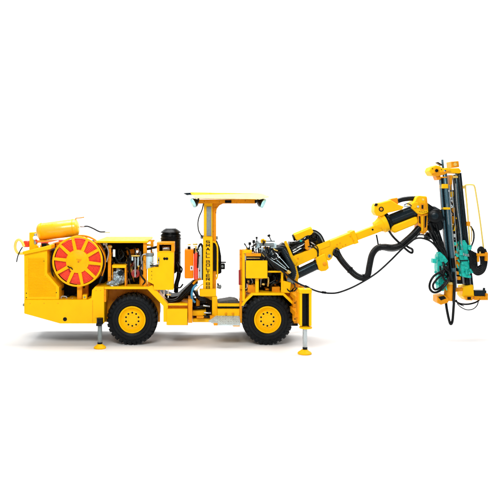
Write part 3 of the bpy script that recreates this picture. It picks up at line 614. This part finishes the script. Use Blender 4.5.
Dk('head_pin', 'steel', hd, 417.8, 206.6, 29.6, 1.2, .8); Dk('head_pin', 'brass', hd, 422.8, 199.6, 31, 1.2, .8); B('head_shim', 'orange', hd, (425.4,198,427.2,210,30.5,31), bev=.1)
for k in range(5): Dk('head_bolt', 'bay', hd, 419.4+k*1.7, 212.2-abs(k-2)*.3, 31, .4, .3)
kn = MB().poly([(427.4,202.4),(434,207),(440,212),(444,226),(442,231),(434,228),(429,222)], 32, 48).build('knuckle', 'black', mach, 1.5)
C('knuckle_drum', 'darksteel', kn, (429,212,40), (443,220,40), 8.2, e=2); T('knuckle_hose', 'hose', kn, [(430,223,30),(433,232,30),(438,243,30),(441,252,30)], 1.6); T('knuckle_hose', 'hose', kn, [(436,224,32),(439,234,32),(443,246,32)], 1.5)

# large ribbed hose and slim hoses
big = T('main_hose', 'hose', mach, [(336,249,36),(337.6,254,32),(342,261,28),(349,269,26),(356,275.4,25),(363,278,25),(367.6,275,25),(369.4,266,25),(372,255,25),(377,248.4,26),(384,247,26),(392,247.6,27),(400,245.6,28),(407,240,30),(413,234.6,32),(419,228,35)], 3.5, rib=1.25, n=8, seg=18)
for (x, y, a_) in ((336.8,252.6,1),(363,277.6,0),(380,247.2,1),(350,270,0)): T('hose_clamp', 'black', big, [(x-1.4,y-.5,29 if a_ else 25.5),(x+1.4,y+.5,29 if a_ else 25.5)], 3.7, n=2, seg=16)
T('hose_hanger', 'hose', big, [(376.4,235,33),(377.4,240,30),(378.4,246,26)], .8); T('hose_hanger', 'black', big, [(335,250,33),(334,254,30),(336.6,256.4,28)], 1.6)
T('feed_hose', 'hose', mach, [(262,252,-2),(272,262,-6),(284,272.6,-8),(296,282,-4),(308,287.6,6),(320,292,18),(334,293.2,24),(346,290,24),(360,283.4,23),(376,273.4,22),(390,261,22),(402,249,24),(412,240.6,26),(420,238,26),(430,241,26),(437,248,28),(442,256,30)], .95, n=10)
C('hose_joint', 'black', mach, (305,286.2,4), (309,288.2,6.6), 1.5); C('hose_joint', 'brass', mach, (287.6,271,-10), (290,272.8,-9), 1.4); C('hose_joint', 'black', mach, (322,292.2,18.6),(326,292.8,20), 1.3)
T('loop_hose', 'hose', mach, [(389,231,31),(393,236.6,28),(400,243.6,26),(408,251,26),(412,252.8,27),(412.2,249.4,28),(408,247,30),(403,243,31)], 1.15)
T('feed_hose', 'hose', mach, [(398,243,30),(406,240,30),(414,236,30),(424,235,30),(434,241,30),(443,253,30)], .7)
# hoses gathered between control station and boom
for k in range(12):
    f = k/11; r = random.uniform
    T('supply_hose', 'hose' if k%4 else 'darksteel', mach, [(266+r(-4,4),255+r(-6,12),20+k*3),(274+r(-2,2),250+r(-3,10),22+k*2),(282+r(-2,2),247+f*8+r(-2,2),24+k*2),(288+r(-1,1),257+f*5,24+k*2),(292+r(-1,2),268+f*5,22+k*2),(290+r(-3,3),279+r(-2,3),26+k)], r(1.5,2.6))
P('hose_shroud', 'black', mach, [(268,258),(276,249),(284,242),(288,247),(293,262),(296,272),(288,277),(268,271)], 42, 58, 2)
T('signal_cable', 'pale', mach, [(262,253,0),(268,257.6,-1),(276,263,-2),(285,269,-3),(291,272.6,-3)], .35); T('signal_cable', 'pale', mach, [(270,250,2),(273,256,0),(278,261,-1),(286,268,-2)], .35); T('signal_cable', 'white', mach, [(272,255,0),(275,253,-1),(278,255.4,-1),(276.6,258.4,-1),(280,257,0)], .5); T('signal_cable', 'pale', mach, [(278,256,0),(283,261,-2),(289,268,-2)], .3)
T('signal_cable', 'steel', mach, [(271,257.6,0),(274.4,259.4,-1),(278.6,255.8,-1)], .4); C('hose_coupling', 'grey', mach, (288,279,0), (294,283,4), 2.0); C('hose_coupling', 'darksteel', mach, (291,272,10), (291.6,284,10), 2.6)
T('supply_hose', 'darksteel', mach, [(283,250,6),(287,257,4),(291,265,4),(293.6,273,6),(291,282,8)], 3.0, rib=1.6, seg=16); T('supply_hose', 'hose', mach, [(268,262,4),(276,268,2),(284,276,4),(287,286,10)], 1.3)

T('main_hose', 'hose', mach, [(381,247.6,34),(392,249.4,35),(401,247,35),(409,241.6,36),(415,236,37),(421,229,38)], 2.6, rib=1.15, seg=14)
for k in range(7):
    q = random.uniform
    T('knuckle_hose', 'hose', mach, [(427+k*1.5,224+q(-3,2),38+q(-4,4)),(430+k*1.6,233+q(-2,2),32+q(-3,3)),(435+k*1.2,243+q(-2,2),28),(440+k,252+q(-2,3),28),(444+k*.6,262+q(-2,3),30)], q(.7,1.3))
C('knuckle_joint', 'black', mach, (435,216,26), (435,216,48), 7.4, e=2.2); C('knuckle_cap', 'darksteel', mach, (435,216,25), (435,216,26.4), 3.6)
MB().blob((446,268,33), (4,3,12), .35, 4, 6).build('hose_nest', 'hose', mach, 0)
MB().blob((428,236,42), (4,4,4), .4, 3, 16).build('joint_boot', 'black', mach, 0)
for k in range(5):
    q = random.uniform
    T('mast_cable', random.choice(['hose','darksteel','steel']), mach, [(447+k*2.2,182+q(-6,6),31),(448+k*2.4+q(-1,1),205,30.5),(450+k*2.6+q(-1,1),230,30.5),(452+k*2.6,252+q(-4,6),31)], q(.35,.7))
# ================================================================ drill feeds
Yf = 34
lf = P('drill_feed', 'darksteel', mach, [(440.2,177),(447,176),(457,286),(448,286)], Yf, Yf+5, .4)
C('feed_tube', 'steelblue', lf, (444.4,170,Yf-2), (454.6,288,Yf-2), 2.3); C('feed_tube', 'steelblue', lf, (440.6,180,Yf-1), (449.4,284,Yf-1), .8); C('feed_rod', 'steel', lf, (446,178,Yf+1), (456.4,284,Yf+1), .9)
C('drill_rod', 'steelblue', lf, (442.2,159.6,Yf+3), (443.6,172,Yf+3), 1.1); C('rod_gland', 'black', lf, (452.4,258,Yf-3), (453.4,268,Yf-3), 2.1)
P('feed_head', 'yellow', lf, [(429.4,171),(431,167.4),(436,165.2),(440,166),(443.4,168.6),(447,167.6),(450.6,169.6),(449.6,172),(444,174.6),(437,176),(432,175.4)], Yf-4, Yf+12, .7); Dk('head_hole', 'orange', lf, 436.6, 170.6, Yf-4, 2.7, .5); Dk('head_hole', 'black', lf, 436.6, 170.6, Yf-4.5, 1.7, .3); P('head_web', 'orange', lf, [(431.6,173.4),(444,171.6),(449,170.4),(449,172.2),(443.6,174.8),(437,176.4),(432.4,175.6)], Yf-4.6, Yf-4, .2); Dk('head_stud', 'bay', lf, 441.4, 169.6, Yf-4, .5, .4); Dk('head_stud', 'bay', lf, 432.6, 168.8, Yf-4, .5, .4); P('head_clip', 'black', lf, [(437,162.6),(438,161.8),(442.4,164.4),(441.8,165.8)], Yf-2, Yf+4, .2)
P('head_lug', 'orange', lf, [(435.6,175.6),(440.4,175),(441,179.4),(437.4,180.2)], Yf-2, Yf+8); B('tube_clamp', 'yellow', lf, (442.4,184,448.4,188.4,Yf-5,Yf+3), bev=.6); B('tube_clamp', 'yellow', lf, (444,207.4,450.6,209.6,Yf-5,Yf+3), bev=.6); B('tube_clamp', 'orange', lf, (440,176.6,447,178,Yf-4.4,Yf+3), bev=.4)
rf = P('drill_feed', 'darksteel', mach, [(454,175),(461.4,173),(474,289),(464.6,290)], Yf+8, Yf+13, .4)
C('feed_tube', 'darksteel', rf, (459.2,173,Yf+5), (468.2,262,Yf+5), 2.2); C('feed_tube', 'steelblue', rf, (456,173,Yf+4), (462.6,246,Yf+4), .8); C('feed_rod', 'steel', rf, (453,178,Yf+6), (461.6,262,Yf+6), .85); C('feed_tube', 'steel', rf, (461,176,Yf+7), (470.4,286,Yf+7), .5)
P('feed_head', 'orange', rf, [(451,161.6),(458.8,161),(459.4,167),(451.6,168)], Yf+2, Yf+16, .5); Dk('head_hole', 'brass', rf, 455.2, 164.4, Yf+2, 1.8, .5); P('feed_cap', 'yellow', rf, [(446,168.4),(459,168),(461.4,171),(460,173.4),(450,172.8)], Yf, Yf+18, .5)
P('cap_bolts', 'brass', rf, [(452,175.6),(458,175.6),(458.4,178),(452.4,178)], Yf+2, Yf+6, .5)
mid = B('feed_link', 'orange', mach, (449.6,175,452.4,190,Yf,Yf+8)); P('link_spine', 'bay', mid, [(450.6,190),(453.6,190),(463,284),(457,284)], Yf+6, Yf+8, .2);
for k in range(16):
    y = 196+k*5.4+random.uniform(-1,1); x = 450.2+(y-190)*.085+random.uniform(-.6,1.2)
    B('link_block', random.choice(['orange','yellow','white','black','brass','orange','steel']), mid, (x,y,x+random.uniform(1.4,3.4),y+random.uniform(1.2,3.6),Yf+random.uniform(0,3),Yf+5.9), bev=.3)
B('link_block', 'yellow', mid, (449.4,191.6,453.8,197,Yf,Yf+8), bev=.8); B('link_block', 'white', mid, (450,199.6,452.6,203,Yf,Yf+4)); B('link_block', 'orange', mid, (451.2,208,455,213,Yf,Yf+8)); B('link_block', 'orange', mid, (452,216,455.6,224,Yf+1,Yf+8))
B('link_block', 'yellow', mid, (451.4,225,456.4,231,Yf,Yf+8), bev=.6); B('link_block', 'brass', mid, (452.6,200,454,223,Yf+6,Yf+8)); T('link_cable', 'hose', mid, [(449,200,Yf-1),(453,205,Yf-2),(451,210,Yf-1),(455,218,Yf-1),(453,230,Yf)], .6); B('link_block', 'orange', mid, (456,258,459.6,268,Yf+2,Yf+8)); T('link_cable', 'white', mid, [(450,204,Yf-2),(452.6,206.6,Yf-2),(450.6,208,Yf-2)], .5)
hr = T('hose_guard_rail', 'rail', mach, [(470,248,36),(469.2,236,36),(467.6,212,36),(465.6,190,36),(465.2,186,36),(466.4,184.9,36),(472.4,184.8,36),(474.4,186.4,36),(476,194,36),(480,220,36),(484,252,36),(484.4,256,36)], .78, n=6)
B('rail_clip', 'brass', hr, (463,185.4,466.4,188.6,35,38), bev=.5); B('rail_foot', 'orange', hr, (467,221.6,470.4,226,35,38), bev=.4); T('rail_hose', 'hose', hr, [(470.6,226,38),(473.6,232,38),(473.6,240,38),(471,247,38)], .8); T('rail_hose', 'brass', hr, [(468.6,224,37),(471.6,230,37),(471.4,242,37)], .5)
def drill(cx, y0, y1, w, lean, Y, sd):
    h = y1-y0; X = lambda f, s: cx+lean*(f-.5)+s*w*.5
    g = MB().poly([(X(0,-.4),y0+.06*h),(X(0,.2),y0),(X(.1,.5),y0+.10*h),(X(.3,.62),y0+.3*h),(X(.45,.5),y0+.45*h),(X(.6,.66),y0+.6*h),(X(.85,.6),y0+.85*h),(X(1,.3),y1),(X(1,-.4),y1-.03*h),(X(.8,-.5),y0+.8*h),(X(.6,-.45),y0+.6*h),(X(.4,-.6),y0+.42*h),(X(.2,-.5),y0+.2*h)], Y, Y+11)
    g = g.build('rock_drill', 'green', mach, .9)
    for k in range(22):
        f = (k+random.uniform(.1,.9))/23; s_ = random.choice([-1,-.75,-.3,.2,.55,.8])*random.uniform(.8,1.05); a_, b_ = random.uniform(1.6,4.2), random.uniform(1.6,5.2)
        x, y = X(f, s_), y0+f*h; yn = Y-random.uniform(.5,3.8)
        if k%3 == 0: B('drill_boss', 'green', g, (x-a_/2,y,x+a_/2,min(y+b_,y1),yn,Y+3), bev=.5)
        elif k%3 == 1: C('drill_boss', 'green', g, (x,y+1,yn), (x,y+1,Y+2), a_*.5)
        else: C('drill_port', 'green', g, (x-a_*.3,y,yn), (x+a_*.4,y+b_*.8,yn), a_*.34)
    for k in range(6):
        f = random.uniform(.1,.9); x = X(f, random.uniform(-.6,.6)); y = y0+f*h
        C('drill_screw', 'black', g, (x,y,Y-1.2), (x,y,Y+1), random.uniform(.4,.8))
    B('drill_seam', 'darksteel', g, (X(.5,-.95),y0+.53*h,X(.5,.9),y0+.56*h,Y-.4,Y+1), bev=.1)
    for k in range(4):
        x = X(.42,-.1)+k*1.7*sd; y = y0+.36*h+random.uniform(-1,1)
        C('hose_fitting', 'steel', g, (x,y,Y-3), (x+.3*sd,y+2.6,Y-3), .6)
    return g
drill(441.4, 252.6, 291.5, 12.5, 1.4, Yf-6, 1)
drill(464.4, 240, 278, 16.5, 2.5, Yf-2, 1)
P('drill_snout', 'green', mach, [(437,252.6),(440,251.6),(445,256),(448.4,261),(446,264),(441,262)], Yf-8, Yf-3, .8)
def loops(lst, m='hose'):
    for pts, r in lst: T('drill_hose', m, mach, pts, r)
Y = Yf-11
loops([([(447,268,Y),(442,271,Y-1),(434,276,Y-2),(430,283,Y-2),(430,289,Y-2),(434,292.4,Y-1),(440,290.6,Y),(446,284,Y),(450,277,Y)], 1.2),
 ([(448,266,Y+1),(444,273,Y),(437,279,Y-1),(433,285,Y-1),(435,289.6,Y-1),(441,287,Y),(448,279,Y),(451,272,Y)], 1.1),
 ([(443,262,Y),(445,268,Y-2),(449,272,Y-2),(452,280,Y)], 1.2), ([(446,266,Y),(443,276,Y-1),(446,282,Y)], 1.2), ([(440,266,Y),(441,272,Y-1),(446,276,Y)], .9)])
Y = Yf-4
loops([([(470+k*1.6,250+k*.8,Y-k*.5),(470.4+k*1.4,260,Y-k*.5),(471.6+k*1.2,269-k*.6,Y-k*.6),(477,274.2-k*1.6,Y-k*.7),(483-k*.7,271.8-k*1.4,Y-k*.5),(486-k*1.1,264,Y-k*.4),(486-k*1.3,254,Y),(484.4-k,249,Y+1)], 1.45) for k in range(5)])
loops([([(479+k,256,Y-2),(478+k*1.4,250,Y-3),(481,247+k*.8,Y-3),(484.4-k,250,Y-2),(485.4-k*1.2,256,Y-2)], .9) for k in range(3)])
hb = B('hose_bracket', 'orange', mach, (477.4,253.6,488,256.2,Y-6,Y+4), (485.6,252.4,488.2,261,Y-5,Y+3), (477.6,254,479.6,262,Y-5,Y+3), bev=.4); C('bracket_knob', 'brass', hb, (480,251.6,Y-5), (480,254,Y-5), .9)
# feet of the feeds
ft = MB().rcyl((449.6,283.4,Yf), (448.6,300.6,Yf), 5.2, e=1).build('feed_foot', 'orange', mach, 0)
P('foot_shoe', 'orange', ft, [(437.4,296),(444,294.6),(449.4,298.6),(448.4,302.6),(441,305),(437.2,302.4)], Yf-6, Yf+8, .6); P('shoe_face', 'bay', ft, [(438.4,297.2),(444,295.8),(446.4,298.4),(441,300.4)], Yf-6.6, Yf-6, .1); C('foot_band', 'brass', ft, (449.8,281.6,Yf), (449.6,284,Yf), 5.5)
C('foot_tube', 'darksteel', ft, (454,280,Yf-5), (453.4,303,Yf-5), 1.1); P('foot_link', 'orange', ft, [(455,288.4),(464,287.4),(464,290.6),(456,292)], Yf+2, Yf+8, .4)
rb = P('feed_block', 'yellow', mach, [(463.6,286.4),(473.4,284.8),(474.4,296),(472,299.6),(465.6,299.8),(462.4,296)], Yf, Yf+16, .7); P('block_tip', 'orange', rb, [(464.6,296.4),(474,296.4),(472.4,300.6),(466,300.4)], Yf-1.4, Yf+12, .4); B('block_socket', 'bay', rb, (467.6,297,471,299.6,Yf-2,Yf-1.3), bev=.1)
C('block_rod', 'black', rb, (466.6,276,Yf+6), (467.6,286,Yf+6), 3.0)
sl = B('centraliser', 'orange', mach, (474.4,296.2,488,300.2,Yf,Yf+12), bev=.5); B('centraliser_jaw', 'darksteel', sl, (474.6,290.4,486.6,296.1,Yf+1,Yf+11), bev=.6); C('jaw_bolt', 'darksteel', sl, (484,287.8,Yf+4), (484,291,Yf+4), 1.2); B('centraliser_end', 'orange', sl, (485.6,293.4,488.2,300.2,Yf-.6,Yf+12.4), bev=.4)
loops([([(445.6,298,32),(446.6,308,31),(448.8,319,30),(450.6,324,30),(452.4,321,30),(453.4,310,30),(454.2,296,29),(454.4,284,28),(453.6,272,28)], 1.35),
 ([(454,300,32),(460,303.6,31),(468,304.2,31),(475,302.6,33),(479,300.4,36)], .9), ([(457,303.4,32),(461,307.2,31),(467,309.8,31),(473,309,31),(477,305.4,33),(478.6,300.6,36)], .5), ([(456,299.6,31),(459,304,30),(464,306,30)], .5)])

# ================================================================ surroundings: white studio sweep, one sheet
sw = bmesh.new(); rows = []
x0, x1 = -60, 60
prof = [(-40,0),(-10,0),(0,0),(6,0)]
prof += [(6+8*math.sin(t), 8-8*math.cos(t)) for t in [math.pi/2*i/16 for i in range(1,17)]] + [(14,30)]
for yy, zz in prof: rows.append([sw.verts.new((x, yy, zz)) for x in (x0, x1)])
for A, Bv in zip(rows, rows[1:]): sw.faces.new((A[0], A[1], Bv[1], Bv[0]))
me = bpy.data.meshes.new('studio_floor'); sw.to_mesh(me); sw.free(); me.materials.append(M['floor'])
me.polygons.foreach_set('use_smooth', [True]*len(me.polygons))
fl = bpy.data.objects.new('studio_floor', me); COL.objects.link(fl)
fl['kind'] = 'structure'; fl['label'] = 'seamless white studio floor and backdrop'

# every object of the machine is parented with an offset, the Empty stands at its base
W = bpy.data.worlds.new('World'); S.world = W; W.use_nodes = True
bg = W.node_tree.nodes['Background']; bg.inputs[0].default_value = (1,1,1,1); bg.inputs[1].default_value = .22
def area(name, loc, target, sx, sy, power, col=(1,1,1)):
    l = bpy.data.lights.new(name, 'AREA'); l.shape = 'RECTANGLE'; l.size = sx; l.size_y = sy; l.energy = power; l.color = col
    o = bpy.data.objects.new(name, l); COL.objects.link(o); o.location = loc
    o.rotation_euler = (Vector(target)-Vector(loc)).to_track_quat('-Z','Y').to_euler(); return o
area('key_softbox', (-2,-11,9), (0,1,1.5), 6, 3, 1250, (1,.99,.96))
area('fill_softbox', (9,-12,5), (2,1,1.5), 3, 4, 150)
area('top_softbox', (1.5,1.5,11), (1.5,1,0), 15, 5, 1800)
area('backdrop_softbox', (2.5,5,13), (2.5,14,6), 48, 3, 4800)

cam = bpy.data.cameras.new('camera'); co = bpy.data.objects.new('camera', cam); COL.objects.link(co); S.camera = co
co.location = (0, -D*U, H*U); co.rotation_euler = (math.radians(90), 0, 0)
cam.sensor_width = 36; cam.lens = 36*D/500; cam.clip_end = 500; cam.clip_start = .1
cam.shift_x = (250-CX)/500; cam.shift_y = (HY-250)/500
vs = S.view_settings; vs.view_transform = 'Standard'; vs.look = 'None'; vs.exposure = 0; vs.gamma = 1
